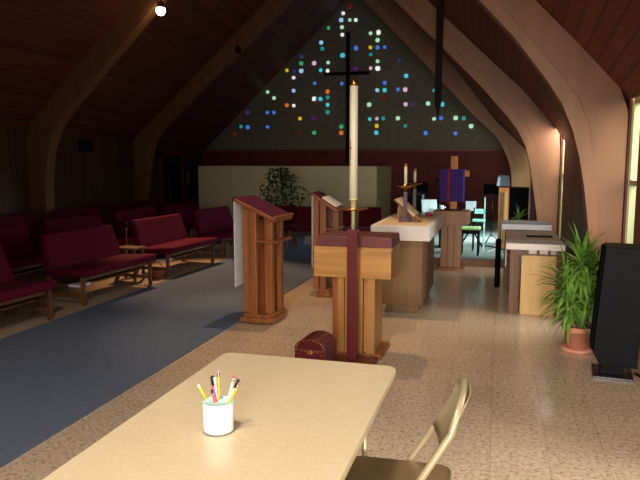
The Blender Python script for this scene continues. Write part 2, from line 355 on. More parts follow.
# right wall: boarded panels with glazed slots on the near side of each arch, plus added openings
slots = [(-1.6, 1.9, 0.45), (2.95, 3.43, .35), (6.36, 6.69, .35), (9.66, 9.88, .35), (10.2, 11.0, .4), (12.8, 13.18, .35), (13.9, 16.2, .5)]  # openings beside the camera and just past the second arch are added for light
edges = [-4.2]+[v for s_ in slots for v in s_[:2]]+[17.1]
wr = MB()
for i in range(0, len(edges), 2):
    p = wall_piece(0, edges[i], edges[i+1]); wr.add(p.v, p.f)
for a, b, sill in slots:
    p = wall_piece(0, a, b, 0, sill); wr.add(p.v, p.f)
struct(wr, 'wall_right', WALLW)
for i, (a, b, sill) in enumerate(slots):
    fr = MB(); xa, xb = wallx(a, 0), wallx(b, 0); ka, kb = kneez(a, 0), kneez(b, 0); f = .03
    def bar(y0, y1, z0a, z1a, z0b=None, z1b=None):
        z0b = z0a if z0b is None else z0b; z1b = z1a if z1b is None else z1b
        u0 = (y0-a)/(b-a); u1 = (y1-a)/(b-a); x0 = xa+(xb-xa)*u0+.03; x1 = xa+(xb-xa)*u1+.03
        fr.hexa([(x0, y0, z0a), (x1, y1, z0b), (x1+.06, y1, z0b), (x0+.06, y0, z0a), (x0, y0, z1a), (x1, y1, z1b), (x1+.06, y1, z1b), (x0+.06, y0, z1a)])
    bar(a, a+f, sill, ka); bar(b-f, b, sill, kb); bar(a, b, sill, sill+.04); bar(a, b, ka-.05, ka, kb-.05, kb)
    bar(a, b, 1.38, 1.43)
    fr.hexa([(xb+.02, b-.012, sill), (xb+.14, b-.012, sill), (xb+.14, b, sill), (xb+.02, b, sill), (xb+.02, b-.012, kb), (xb+.14, b-.012, kb), (xb+.14, b, kb), (xb+.02, b, kb)])
    if b-a > 1:
        m_ = (a+b)/2; bar(m_-.03, m_+.03, sill, (ka+kb)/2)
    fo = fr.build('window_%d' % (i+1), FRAME, kind='structure')
    g = MB(); g.hexa([(xa+.055, a, sill), (xb+.055, b, sill), (xb+.06, b, sill), (xa+.06, a, sill), (xa+.055, a, ka), (xb+.055, b, kb), (xb+.06, b, kb), (xa+.06, a, ka)])
    go = g.build('pane', GLASS, fo)
# rear wall, with a wide unseen opening added behind the camera for light
bw = MB(); ro, cr, lo = OUT[-4.2]; xr = ro[0][0]
bw.prism([(-8.4, 0), (-1.5, 0), (-1.5, 3.0), (-8.4, 3.0)], 'y', -4.3, -4.2)
bw.prism([(-1.5, 0), (xr+.1, 0), (xr+.1, .5), (-1.5, .5)], 'y', -4.3, -4.2)
bw.prism([(1.9, .5), (xr+.1, .5), (xr+.1, 3.0), (1.9, 3.0)], 'y', -4.3, -4.2)
bw.prism([(-8.5, 2.8), (xr+.1, 2.8), (xr, 3.2), (cr[0], cr[1]+.3), (-8.5, 3.2)], 'y', -4.3, -4.2)
struct(bw, 'wall_rear', WALLW)
# gable end: concrete triangle over a red-brown panelled wall
gw = MB(); r_, c_, l_ = OUT[17.0]
gw.prism([(-8.3, 1.9), (.62, 1.9), (-.06, 2.5), (-1.2, 3.9), (c_[0], c_[1]+.05), (-8.3, 1.93)], 'y', 17.0, 17.12)
GW = struct(gw, 'wall_gable', CONC)
struct(MB().box(-8.35, .7, 16.97, 17.1, 0, 1.9), 'wall_far', BAND)
struct(MB().box(-8.3, .6, 16.93, 16.98, 1.88, 1.94), 'trim_6', REDWOOD)
# stained glass tiles set in the gable
TC = {'w': (232, 240, 236), 'l': (150, 196, 232), 'g': (170, 224, 190), 'G': (60, 170, 110), 't': (40, 150, 150), 'b': (70, 120, 220), 'B': (50, 60, 120),
      'c': (70, 200, 220), 'p': (226, 180, 214), 'y': (220, 190, 40), 'o': (226, 110, 40), 'v': (90, 30, 120), 'r': (110, 24, 24)}
TE = {'w': 1.0, 'l': .9, 'g': .9, 'G': .7, 't': .7, 'b': .8, 'B': .6, 'c': .85, 'p': .8, 'y': .8, 'o': .8, 'v': .6, 'r': .5}
TM = {k: mat('stained_glass_'+k, TC[k], .15, emit=TE[k]) for k in TC}
for x, z, c in TILES:
    s_ = random.uniform(.038, .056)
    mb = MB().prism([(s_*ax*random.uniform(.85, 1.1), s_*az*random.uniform(.85, 1.1)) for ax, az in ((-1, -.6), (-.6, -1), (.6, -1), (1, -.6), (1, .6), (.6, 1), (-.6, 1), (-1, .6))], 'y', -.012, .012)
    o = mb.build('stained_glass_pane', TM[c], GW, loc=(x, 16.99, z))
# beige sacristy block, chancel platform, carpets
struct(MB().box(-7.32, -2.76, 14.8, 16.9, 0, 1.5), 'wall_beige', BEIGE)
struct(MB().box(-1.9, .62, 10.05, 16.95, 0, .10), 'floor_platform', GREYC)
struct(MB().box(-1.92, .63, 10.0, 10.05, 0, .112), 'trim_7', DARKW)
struct(MB().box(-4.3, -2.48, -4.1, 14.78, .0, .012), 'floor_carpet', CARPET)
struct(MB().box(-2.48, -1.93, 9.2, 14.78, .0, .011), 'floor_carpet_chancel', CARPET)
for i, side in enumerate((2,)):
    bb = MB()
    for a, b in zip(YS, YS[1:]):
        xa, xb = wallx(a, 2), wallx(b, 2); bb.hexa([(xa, a, 0), (xb, b, 0), (xb+.02, b, 0), (xa+.02, a, 0), (xa, a, .1), (xb, b, .1), (xb+.02, b, .1), (xa+.02, a, .1)])
    struct(bb, 'baseboard_left', REDWOOD)
# dark door in the left wall by the beige block
d = MB().box(0, .05, -.5, .5, 0, 1.75).build('door_1', mat('dark_door', (44, 30, 24), .5), loc=(-8.2, 15.0, 0), kind='structure')
MB().box(.0, .08, -.58, -.5, 0, 1.83).box(0, .08, .5, .58, 0, 1.83).box(0, .08, -.58, .58, 1.75, 1.83).build('door_frame', REDWOOD, d)
MB().tube([(.05, .38, .85), (.11, .38, .85), (.11, .28, .85)], .012).build('door_handle', SILVER, d)
# outside: lawn and hedge
g_ = MB().box(2.6, 40, -10, 60, -.15, -.05).build('lawn', GRASS); tag(g_, 'green lawn outside the windows', 'lawn'); g_['kind'] = 'structure'; g_.name = 'ground'
hb = MB()
for k in range(5200):
    y = random.uniform(9, 46); x = 3.6+(y-9)*.06+random.uniform(0, 1.4); z = random.uniform(-.05, 4.6+.6*math.sin(y*.9))
    a = random.uniform(0, PI); s_ = random.uniform(.1, .26); c0, s0 = math.cos(a)*s_, math.sin(a)*s_; t = random.uniform(-.1, .1)
    hb.add([(x-c0, y-s0, z-s_), (x+c0, y+s0, z-s_), (x+c0+t, y+s0, z+s_), (x-c0+t, y-s0, z+s_)], [(0, 1, 2, 3)])
ho = hb.build('hedge', HEDGE); ho['kind'] = 'stuff'; tag(ho, 'pale green hedge outside the window slot', 'hedge')

# ================================================================== THINGS: the near group
# folding table
t = thing('folding_table', 'long beige laminate folding table with the pencil cup on it', 'table', (-.795, 1.735, 0))
def rrect(x0, x1, y0, y1, r, k=5):
    p = []
    for cx, cy, a0 in ((x1-r, y1-r, 0), (x0+r, y1-r, 90), (x0+r, y0+r, 180), (x1-r, y0+r, 270)):
        for i in range(k+1):
            a = math.radians(a0+90*i/k); p.append((cx+r*math.cos(a), cy+r*math.sin(a)))
    return p
MB().prism(rrect(-.398, .398, -.918, .918, .045), 'z', .712, .729).build('tabletop', TABLE, t, bevel=.003)
MB().prism(rrect(-.400, .400, -.920, .920, .05), 'z', .702, .7235).build('edge_band', TABLE, t, bevel=.003)
MB().box(-.34, .34, -.86, -.84, .65, .69).box(-.34, .34, .84, .86, .65, .69).box(-.35, -.33, -.86, .86, .65, .69).box(.33, .35, -.86, .86, .65, .69).build('apron_frame', CHAIRM, t)
for sy in (-.72, .72):
    for sx in (-.3, .3): MB().tube([(sx, sy, .69), (sx, sy, 0)], .013).build('leg', CHAIRM, t)
    MB().tube([(-.3, sy, .22), (.3, sy, .22)], .01).build('leg_brace', CHAIRM, t)
# pencil cup
TZ = .729
CX, CY = -.857, 1.838
t = thing('pencil_cup', 'white cup patterned with tiny dots, holding pencils on the beige table', 'cup', (CX, CY, TZ))
MB().lathe([(.047, 0), (.049, .004), (.049, .100), (.045, .100), (.045, .006), (.001, .005)], 40).build('cup_body', mat('cup_white', (236, 238, 240), .45), t)
MB().lathe([(.0493, .096), (.0498, .099), (.0498, .101), (.0446, .101), (.0446, .085)], 40).build('rim_band', mat('pale_aqua', (190, 226, 226), .5), t)
MB().lathe([(.0475, 0), (.0502, 0), (.0502, .005), (.0492, .006)], 40).build('base_rim', mat('grey_rim', (120, 116, 116), .5), t)
db = MB()
for j in range(9):
    for k in range(26):
        a = 2*PI*(k+.5*(j % 2))/26; z = .012+j*.0098; R_ = .0494
        c_ = Vector((R_*math.cos(a), R_*math.sin(a), z)); tt = Vector((-math.sin(a), math.cos(a), 0))*.0011; uu = Vector((0, 0, .0011))
        db.add([c_-tt, c_-uu, c_+tt, c_+uu], [(0, 1, 2, 3)])
db.build('dot_pattern', mat('grey_dots', (150, 160, 170), .6), t)
# pencils: (lean direction deg, tilt deg, length, body colour, end colour, radius, label, kind)
pens = [(186, 29, .165, (244, 240, 226), (232, 198, 40), .0040, 'white pencil with a yellow band, leaning over the cup rim by itself', 'pencil', 'band'),
        (170, 8, .165, (226, 70, 140), (30, 24, 30), .0062, 'thick pink marker with a black cap in the cup', 'marker', 'cap'),
        (165, 4, .160, (236, 228, 224), (236, 228, 224), .0050, 'white pen standing upright behind the pink marker', 'pen', 'cap'),
        (110, 5, .168, (240, 190, 20), (226, 140, 150), .0040, 'yellow pencil standing tall in the middle of the cup', 'pencil', 'eraser'),
        (50, 17, .155, (236, 226, 206), (214, 90, 110), .0040, 'cream pencil with a red end leaning across the cup', 'pencil', 'eraser'),
        (28, 24, .165, (232, 232, 226), (34, 28, 30), .0050, 'white pen with a dark tip leaning outwards', 'pen', 'cap'),
        (-4, 30, .168, (240, 196, 30), (220, 110, 130), .0040, 'yellow pencil with a pink eraser leaning farthest out', 'pencil', 'eraser'),
        (200, 10, .115, (190, 120, 60), (60, 40, 40), .0040, 'short brown pencil low among the others in the cup', 'pencil', 'eraser')]
for i, (dr, tl, L_, c1, c2, r_, lab, kd, style) in enumerate(pens):
    a = math.radians(dr); tr = math.radians(tl)
    d_ = Vector((math.cos(a)*math.sin(tr), math.sin(a)*math.sin(tr), math.cos(tr)))
    # base sits on the far side of the cup floor, top leaves over the rim
    top_in = Vector((CX+math.cos(a)*.036, CY+math.sin(a)*.036, TZ+.096)) if tl > 12 else Vector((CX+math.cos(a)*.018+.01*math.sin(i), CY+math.sin(a)*.018, TZ+.096))
    base = top_in-d_*(.089/d_.z)
    root = thing(kd, lab, kd, base); root.rotation_euler = d_.to_track_quat('Z', 'Y').to_euler()
    root['group'] = 'pencils and pens in the cup'
    m1 = mat('pencil_%d' % i, c1, .35); m2 = mat('pencil_end_%d' % i, c2, .5)
    MB().lathe([(.001, 0), (r_, .014), (r_, L_)], 6 if kd == 'pencil' else 14, smooth=kd != 'pencil').build('shaft', m1, root)
    if style == 'eraser':
        MB().lathe([(r_*1.08, L_), (r_*1.08, L_+.011)], 12).build('ferrule', SILVER, root)
        MB().lathe([(r_, L_+.011), (r_, L_+.019), (r_*.6, L_+.021)], 12).build('eraser', m2, root)
    elif style == 'cap':
        MB().lathe([(r_*1.12, L_-.02), (r_*1.12, L_+.008), (r_*.7, L_+.011)], 14).build('cap', m2, root)
    else:
        MB().lathe([(r_*1.04, L_-.055), (r_*1.04, L_-.012)], 12).build('band', m2, root)
# folding chair: faces the table (local -x = front)
t = thing('folding_chair', 'bronze enamel metal folding chair pulled up to the beige table', 'chair', (-.285, 2.21, 0), math.radians(2))
HW = .188
def up_pts():
    L = []
    for s_ in (-1,):
        pass
    base = [(-.36, -HW, 0), (-.035, -HW, .40), (.04, -HW, .52), (.155, -HW+.005, .72)]
    arc = []
    for i in range(9):
        a = PI*i/8; arc.append((.155+.035*math.sin(a), -math.cos(a)*(HW-.005), .72+.105*math.sin(a)**.75))
    return base+arc[1:-1]+[(x, -y, z) for x, y, z in base[::-1]]
MB().tube(up_pts(), .0125, 10).build('back_frame', CHAIRM, t)
# backrest panel, curved, between the uprights
bp = MB(); vs = []; fs = []; nu, nv = 10, 6
for k in range(2):
    for j in range(nv):
        for i in range(nu):
            u = i/(nu-1)*2-1; v = j/(nv-1); y = u*(HW-.012); z = .60+v*.185; 
            zt = z if v < .99 else .775+.035*(1-u*u)**.5
            if v < .01: zt = z-.03*(1-u*u)
            x = .03+(z-.52)*.55+.035*(1-u*u)+k*.004
            vs.append((x, y, zt))
N1 = nu*nv
for j in range(nv-1):
    for i in range(nu-1):
        q = (j*nu+i, j*nu+i+1, (j+1)*nu+i+1, (j+1)*nu+i); fs.append(q); fs.append(tuple(N1+v for v in q[::-1]))
for i in range(nu-1): fs.append((i, N1+i, N1+i+1, i+1)); q = (nv-1)*nu; fs.append((q+i, q+i+1, N1+q+i+1, N1+q+i))
bp.add(vs, fs, 0, True).build('backrest', CHAIRM, t)
sp = MB().prism(rrect(-.24, .15, -.168, .168, .05), 'z', .425, .447)
sp.build('seat', CHAIRS, t, bevel=.008, seg=3)
for s_ in (-1, 1):
    MB().tube([(-.14, s_*.15, .42), (.02, s_*.15, .28), (.27, s_*.15, 0)], .0115).build('rear_leg', CHAIRM, t)
    MB().tube([(-.36, s_*HW, .014), (-.36, s_*HW, 0)], .015).build('foot_cap', BLACK, t)
MB().tube([(.19, -.15, .09), (.19, .15, .09)], .009).build('rear_brace', CHAIRM, t)
MB().tube([(-.29, -HW, .085), (-.29, HW, .085)], .009).build('front_brace', CHAIRM, t)
# treasure chest
t = thing('studded_chest', 'small dark red studded chest with a rounded lid on the floor', 'chest', (-1.28, 4.47, 0), math.radians(-4))
LEA = mat('oxblood_leather', (74, 14, 22), .28, c2=(90, 20, 28), scale=20, bump=.1)
cb = MB().box(-.12, .12, -.13, .13, 0, .235).build('chest_body', LEA, t, bevel=.005)
arc = [(.122*math.cos(PI*i/16), .237+.085*math.sin(PI*i/16)) for i in range(17)]
MB().prism(arc, 'y', -.133, .133).build('lid', LEA, t, bevel=.004)
stud = None
spots_ = [(.108*math.cos(PI*i/14), -.135, .243+.072*math.sin(PI*i/14)) for i in range(15)]
spots_ += [(x, -.132, z) for z in (.03, .075, .12, .165, .21) for x in (-.108, -.085, .085, .108)]+[(-.06+.02*k, -.132, .225) for k in range(7)]
for p in spots_:
    if stud is None: stud = MB().lathe([(.005, -.003), (.0045, .003), (.001, .006)], 8, T=Matrix.Rotation(PI/2, 4, 'X')).build('stud', BRASS, cb); o = stud
    else: o = stud.copy(); COL.objects.link(o); o.parent = cb
    o.location = p
MB().box(-.1, .1, -.137, -.13, .232, .243).build('strap', REDWOOD, t)
MB().box(-.018, .018, -.141, -.13, .21, .24).build('latch', BRASS, t, bevel=.003)

# ================================================================== lecterns
def lectern(loc, rz, depth, label, extra=None):
    t = thing('lectern', label, 'lectern', loc, rz, 'wooden lecterns')
    h = depth/2
    ch = .06
    MB().prism([(-h+.04, -.24), (h-.10, -.24), (h-.03, -.17), (h-.03, .17), (h-.10, .24), (-h+.04, .24)], 'z', 0, .05).build('base_plate', OAK, t, bevel=.006)
    MB().prism([(-h+.07, -.22), (h-.1, -.22), (h-.05, -.16), (h-.05, .16), (h-.1, .22), (-h+.07, .22)], 'z', .05, .085).build('plinth', OAK, t, bevel=.005)
    for x0, y0, tp in ((-.16, -.17, 1.06), (-.07, -.21, 1.09), (.07, -.15, 1.045), (-.16, .10, 1.06), (-.07, .13, 1.09), (.07, .08, 1.045)):
        zt = 1.19-(x0+h)*(.19/depth)
        MB().box(x0, x0+.075, y0, y0+.07, .085, zt-.01).build('post', OAK, t, bevel=.004)
    MB().box(-.03, -.005, -.14, .15, .085, 1.02).build('centre_panel', OAK, t)
    MB().box(-.06, h+.01, -.19, .19, .80, .825).build('shelf', OAKX, t, bevel=.004)
    T = Matrix.Translation((-h, 0, 1.235)) @ Matrix.Rotation(math.atan2(.19, depth), 4, 'Y')
    L_ = math.hypot(.19, depth)
    MB().box(0, L_, -.235, .235, -.035, 0, T=T).build('desk_top', OAKX, t, bevel=.006)
    MB().box(L_-.012, L_+.012, -.235, .235, -.04, .022, T=T).build('book_ledge', OAKX, t, bevel=.004)
    cl = MB(); cl.box(-.012, L_-.02, -.225, .225, .001, .007, T=T); cl.box(-h-.012, -h-.006, -.25, .25, .345, 1.24)
    o = cl.build('parament', PURPLE, t); o['label'] = 'purple cloth over the desk'
    lb = MB(); lb.box(-h-.006, -h-.001, -.245, .245, .35, 1.2)
    lb.build('parament_lining', LINING, o)
    return t, T
lectern((-2.27, 6.04, .013), math.radians(-4), .42, 'wooden lectern with purple cloth on the aisle carpet edge, facing the pews')
t, T = lectern((-1.97, 7.45, 0), math.radians(4), .30, 'wooden lectern with an open book, standing behind the baptismal font')
bt = thing('open_book', 'open white book lying on the lectern behind the font', 'book', (0, 0, 0))
bt.matrix_world = Matrix.Translation((-1.97, 7.45, 0)) @ Matrix.Rotation(math.radians(4), 4, 'Z') @ T
MB().box(.12, .32, -.2, .0, .009, .026).build('page_block', WHITEC, bt); MB().box(.12, .32, .004, .2, .009, .026).build('page_block', WHITEC, bt)
MB().box(.115, .325, -.205, .205, .0075, .009).build('book_cover', CHERRY, bt)

# ================================================================== font, paschal candle
t = thing('baptismal_font', 'honey wood font with a red-brown lid behind the tall candle', 'font', (-1.128, 5.22, 0))
MB().box(-.32, .32, -.22, .23, .665, .90).build('font_box', PINEX, t, bevel=.004)
MB().box(-.325, .325, -.2, .235, .90, .915).build('lid_trim', PINEX, t)
MB().prism([(-.315, .912), (.325, .912), (.315, 1.0), (-.30, 1.0)], 'y', -.19, .225).build('lid', MAROON, t, bevel=.006)
for i, (x0, x1, yf, mt_) in enumerate(((-.175, -.12, -.17, OAK), (-.12, -.065, -.20, PINE), (-.065, .0, -.19, PINE), (.0, .03, -.165, PINE), (.03, .09, -.20, PINE), (.09, .12, -.165, PINE), (.12, .19, -.20, PINE))):
    MB().box(x0, x1-.003, yf, .16, .035, .665).build('column_board', mt_, t, bevel=.004)
MB().box(-.22, .25, -.21, .21, 0, .035).build('base_plate', OAK, t, bevel=.005)
t = thing('candle_stand', 'dark cherry post stand with brass dish holding the tall candle', 'candle stand', (-1.095, 4.89, 0))
MB().box(-.04, .04, -.04, .04, .03, 1.075).build('post', CHERRY, t, bevel=.004)
MB().prism(rrect(-.16, .2, -.11, .09, .03), 'z', 0, .03).build('base_plate', CHERRY, t, bevel=.005)
MB().lathe([(.014, 1.07), (.014, 1.225), (.02, 1.235), (.02, 1.25)], 18).build('brass_tube', SATIN, t)
MB().lathe([(.02, 1.218), (.06, 1.222), (.118, 1.236), (.122, 1.242), (.116, 1.242), (.06, 1.23), (.02, 1.228)], 36).build('dish', BRASS, t)
MB().lathe([(.018, 1.24), (.022, 1.245), (.022, 1.30), (.036, 1.305), (.036, 1.315), (.001, 1.315)], 24).build('candle_socket', SATIN, t)
t = thing('paschal_candle', 'very tall ivory candle with gold top standing on the cherry post', 'candle', (-1.095, 4.89, 1.316))
MB().lathe([(.032, 0), (.032, .865), (.028, .868)], 28).build('candle_wax', WAX, t)
MB().lathe([(.033, .862), (.033, .885), (.026, .90), (.024, .915), (.006, .918)], 24).build('gold_follower', BRASS, t)
MB().tube([(0, 0, .915), (.001, 0, .93)], .002, 6).build('wick', IRON, t)
em = MB()
def curved(x0, x1, z0, z1):
    for k in range(4):
        a0 = -PI/2+(x0+(x1-x0)*k/4)/.0325; a1 = -PI/2+(x0+(x1-x0)*(k+1)/4)/.0325; r_ = .0326
        em.add([(r_*math.cos(a0), r_*math.sin(a0), z0), (r_*math.cos(a1), r_*math.sin(a1), z0), (r_*math.cos(a1), r_*math.sin(a1), z1), (r_*math.cos(a0), r_*math.sin(a0), z1)], [(0, 1, 2, 3)])
curved(-.026, -.016, .30, .45); curved(-.034, -.008, .385, .40); curved(-.03, -.02, .25, .29)
em.build('painted_emblem', mat('emblem_red', (190, 60, 50), .6), t)

# ================================================================== altar
t = thing('altar', 'wooden altar block between the font and the slender pillar stand', 'altar', (-.965, 7.2, 0))
MB().box(-.215, .215, -.53, .75, .09, .80).build('altar_body', ALTW, t, bevel=.005)
MB().box(-.175, .175, -.48, .70, 0, .09).build('plinth', ALTW, t)
MB().box(-.27, .27, -.68, .84, .80, .94).build('altar_top', ALTW, t, bevel=.004)
cl = MB()
x0, x1, y0, y1 = -1.262, -.668, 6.5, 8.06
o = cl.box(x0, x1, y0, y1, .942, .950).box(x0-.006, x0, y0-.006, y1+.006, .80, .95).box(x1, x1+.006, y0-.006, y1+.006, .80, .95).box(x0, x1, y0-.006, y0, .80, .95).box(x0, x1, y1, y1+.006, .80, .95).build('altar_cloth', WHITEC, bevel=.003)
tag(o, 'white linen cloth draped over the altar top', 'cloth')
runner = MB().box(x0+.05, x1-.05, y0+.02, y1-.02, .9505, .954).build('altar_runner', TANC); tag(runner, 'tan runner spread on the white altar cloth', 'cloth')
AZ = .9545
PLUM = mat('plum_wood', (96, 70, 84), .5)
def candlestick(x, y, top, lab, lab2):
    t = thing('candlestick', lab, 'candlestick', (x, y, AZ), 0, 'altar candlesticks')
    hp = 1.32-AZ
    MB().box(-.065, .065, -.065, .065, 0, .018).box(-.045, .045, -.045, .045, .018, .045).build('base', PLUM, t, bevel=.003)
    MB().box(-.02, .02, -.02, .02, .045, hp-.04).build('stem', PLUM, t, bevel=.003)
    MB().lathe([(.012, hp-.04), (.012, hp-.005), (.04, hp+.003), (.09, hp+.02), (.092, hp+.024), (.04, hp+.012), (.018, hp+.012), (.018, hp+.04), (.001, hp+.04)], 28).build('dish', BRASS, t)
    c = thing('candle', lab2, 'candle', (x, y, AZ+hp+.04), 0, 'altar candles')
    L_ = top-(AZ+hp+.04)
    MB().lathe([(.016, 0), (.016, L_-.03)], 18).build('candle_wax', WAX, c)
    MB().lathe([(.018, L_-.035), (.018, L_-.015), (.009, L_), (.002, L_+.004)], 18).build('brass_follower', BRASS, c)
candlestick(-.975, 6.93, 1.585, 'plum square candlestick with brass dish in front of the tilted missal', 'ivory candle on the candlestick in front of the missal')
candlestick(-.985, 7.80, 1.53, 'plum square candlestick with brass dish at the back of the altar', 'ivory candle on the candlestick at the back of the altar')
t = thing('missal_stand', 'wooden bookstand with a tilted missal on the altar', 'bookstand', (-.99, 7.3, AZ))
T = Matrix.Translation((-.135, 0, .235)) @ Matrix.Rotation(math.radians(42), 4, 'Y')
MB().box(0, .33, -.16, .16, -.018, 0, T=T).box(.31, .335, -.16, .16, -.018, .03, T=T).build('rest', STAW, t, bevel=.003)
MB().prism([(-.13, 0), (.12, 0), (.105, .015), (-.115, .205)], 'y', -.012, .012).box(-.13, .12, -.1, .1, 0, .012).build('support', STAW, t)
b = thing('missal', 'open cream missal tilted on the altar bookstand', 'book'); b.matrix_world = Matrix.Translation((-.99, 7.3, AZ)) @ T
MB().box(.01, .305, -.21, .21, .001, .006).build('book_cover', CHERRY, b); MB().box(.018, .298, -.2, -.002, .006, .026).build('page_block', TANC, b); MB().box(.018, .298, .002, .2, .006, .026).build('page_block', TANC, b)
o = MB().lathe([(.03, 0), (.045, .02), (.04, .045), (.001, .045)], 18).build('votive_glass', mat('ruby_glass', (150, 30, 50), .15), loc=(-.80, 7.72, AZ)); tag(o, 'small ruby votive glass beside the rear altar candlestick', 'votive')
o = MB().lathe([(.016, 0), (.02, .03), (.008, .05), (.001, .055)], 14).build('brass_bell', BRASS, loc=(-.83, 7.0, AZ)); tag(o, 'tiny brass bell on the altar beside the missal', 'bell')

# ================================================================== pillar stand with draped cross
t = thing('pillar_stand', 'slender wooden pillar stand with a thick top carrying the draped cross', 'stand', (-.667, 9.72, 0))
MB().box(-.2, .2, -.2, .2, 0, .04).build('base_plate', OAK, t, bevel=.005)
for x0 in (-.145, -.048, .049): MB().box(x0, x0+.094, -.13, .13, .04, .69).build('column_board', STAW, t, bevel=.005)
MB().box(-.262, .262, -.22, .22, .69, .885).build('top_block', STAW, t, bevel=.006)
t = thing('wooden_cross', 'rough orange wood cross standing on the pillar stand, draped in purple', 'cross', (-.65, 9.74, .886))
OR = wood('orange_timber', (190, 112, 44), (210, 130, 58), .5)
MB().box(-.05, .05, -.035, .035, 0, .80).build('upright', OR, t, bevel=.006)
MB().box(-.2, .22, -.03, .03, .50, .59).build('crossbar', OR, t, bevel=.006)
MB().box(-.12, .12, -.09, .09, 0, .02).build('foot', IRON, t)
o = None
dp = MB(); pts = [(-.2+.36*k/14, -.052-.014*(k % 2)) for k in range(15)]
dp.prism(pts+[(x, y+.010) for x, y in pts[::-1]], 'z', .13, .61)
dp.box(-.2, -.053, -.060, .036, .594, .606).box(.053, .16, -.060, .036, .594, .606)
o = dp.build('purple_drape', DPURPLE); o.location = (-.65, 9.74, .886); tag(o, 'deep purple cloth draped over the wooden cross', 'drape')
o = MB().box(-.085, -.055, -.076, -.069, .07, .62).build('red_stole', mat('red_stole', (150, 30, 30), .8)); o.location = (-.65, 9.74, .886); tag(o, 'narrow red strip of cloth hanging beside the purple drape', 'cloth')

# ================================================================== side tables
t = thing('credence_table', 'low wooden credence table with linen cloth beside the potted dracaena', 'table', (.38, 6.9, 0))
MB().box(-.27, .28, 0, 1.3, .715, .755).build('tabletop', LIGHTW, t, bevel=.004)
MB().box(-.13, .26, .05, .09, 0, .63).build('front_panel', LIGHTW, t, bevel=.003)
MB().box(-.22, -.16, .1, .16, 0, .715).box(-.155, -.135, .2, 1.1, 0, .715).build('side_panel', DARKW, t)
for y in (.04, 1.2):
    for x in (-.245, .215): MB().box(x, x+.05, y, y+.05, 0, .715).build('leg', DARKW, t, bevel=.003)
MB().box(-.21, .26, .09, .11, .63, .715).build('apron', DARKW, t)
for k in range(3): MB().box(-.06+.11*k, .02+.11*k, .078, .09, .645, .69).build('ivory_inlay', WHITEC, t, bevel=.003)
cl = MB(); cl.box(.095, .665, 6.88, 7.25, .756, .762); cl.box(.095, .668, 6.868, 6.876, .70, .762)
cl.hexa([(.088, 6.872, .52), (.094, 6.872, .52), (.094, 6.95, .56), (.088, 6.95, .56), (.088, 6.868, .762), (.094, 6.868, .762), (.094, 7.3, .762), (.088, 7.3, .762)])
o = cl.build('table_cloth', WHITEC, bevel=.002); tag(o, 'white cloth hanging over the front corner of the low credence table', 'cloth')
o = MB().box(.095, .66, 7.26, 8.19, .7555, .7615).build('table_runner', TANC); tag(o, 'tan cloth covering the rear of the low credence table', 'cloth')
o = MB().box(-.14, .14, -.02, .02, 0, .02).build('black_case', BLACK, loc=(.45, 7.52, .7625), bevel=.006); tag(o, 'thin black case lying on the tan table cloth', 'case')
t = thing('altar_side_table', 'higher table under white cloth behind the low credence table', 'table', (.35, 8.55, 0))
MB().box(-.28, .27, -.25, .25, .79, .825).build('tabletop', DARKW, t)
for x in (-.26, .2):
    for y in (-.23, .18): MB().box(x, x+.05, y, y+.05, 0, .79).build('leg', DARKW, t)
cl = MB().box(.055, .635, 8.28, 8.83, .826, .832).box(.048, .055, 8.28, 8.83, .62, .832).box(.055, .635, 8.272, 8.28, .765, .832)
o = cl.build('linen_cloth', mat('cool_white_linen', (226, 228, 234), .8), bevel=.002); tag(o, 'white cloth over the higher table near the second arch', 'cloth')
o = MB().box(0, .07, 0, .34, 0, .6).build('black_bag', GRILLE, loc=(-.02, 8.38, 0), bevel=.02); tag(o, 'slim black bag standing against the higher white clothed table', 'bag')

# ================================================================== plants
def blade(mb, base, az, el, L_, wd, droop, mi=0):
    d0 = Vector((math.cos(az)*math.cos(el), math.sin(az)*math.cos(el), math.sin(el))); side = Vector((-math.sin(az), math.cos(az), 0))
    p = Vector(base); pts = []; k = 6; d_ = d0.copy()
    for i in range(k+1):
        t_ = i/k; w_ = wd*math.sin(PI*min(1, .12+.88*(1-t_)))**.7 if t_ < 1 else .0005
        w_ = wd*(.55+.45*math.sin(PI*min(1, t_*1.6)))*(1-t_**3) if t_ < 1 else .0004
        nrm = side.cross(d_).normalized()
        pts += [p-side*w_+nrm*w_*.35, p.copy(), p+side*w_+nrm*w_*.35]
        d_ = (d_+Vector((0, 0, -droop/k))).normalized(); p = p+d_*(L_/k)
    fs = []
    for i in range(k):
        a = i*3; fs += [(a, a+1, a+4, a+3), (a+1, a+2, a+5, a+4)]
    mb.add(pts, fs, mi, True)
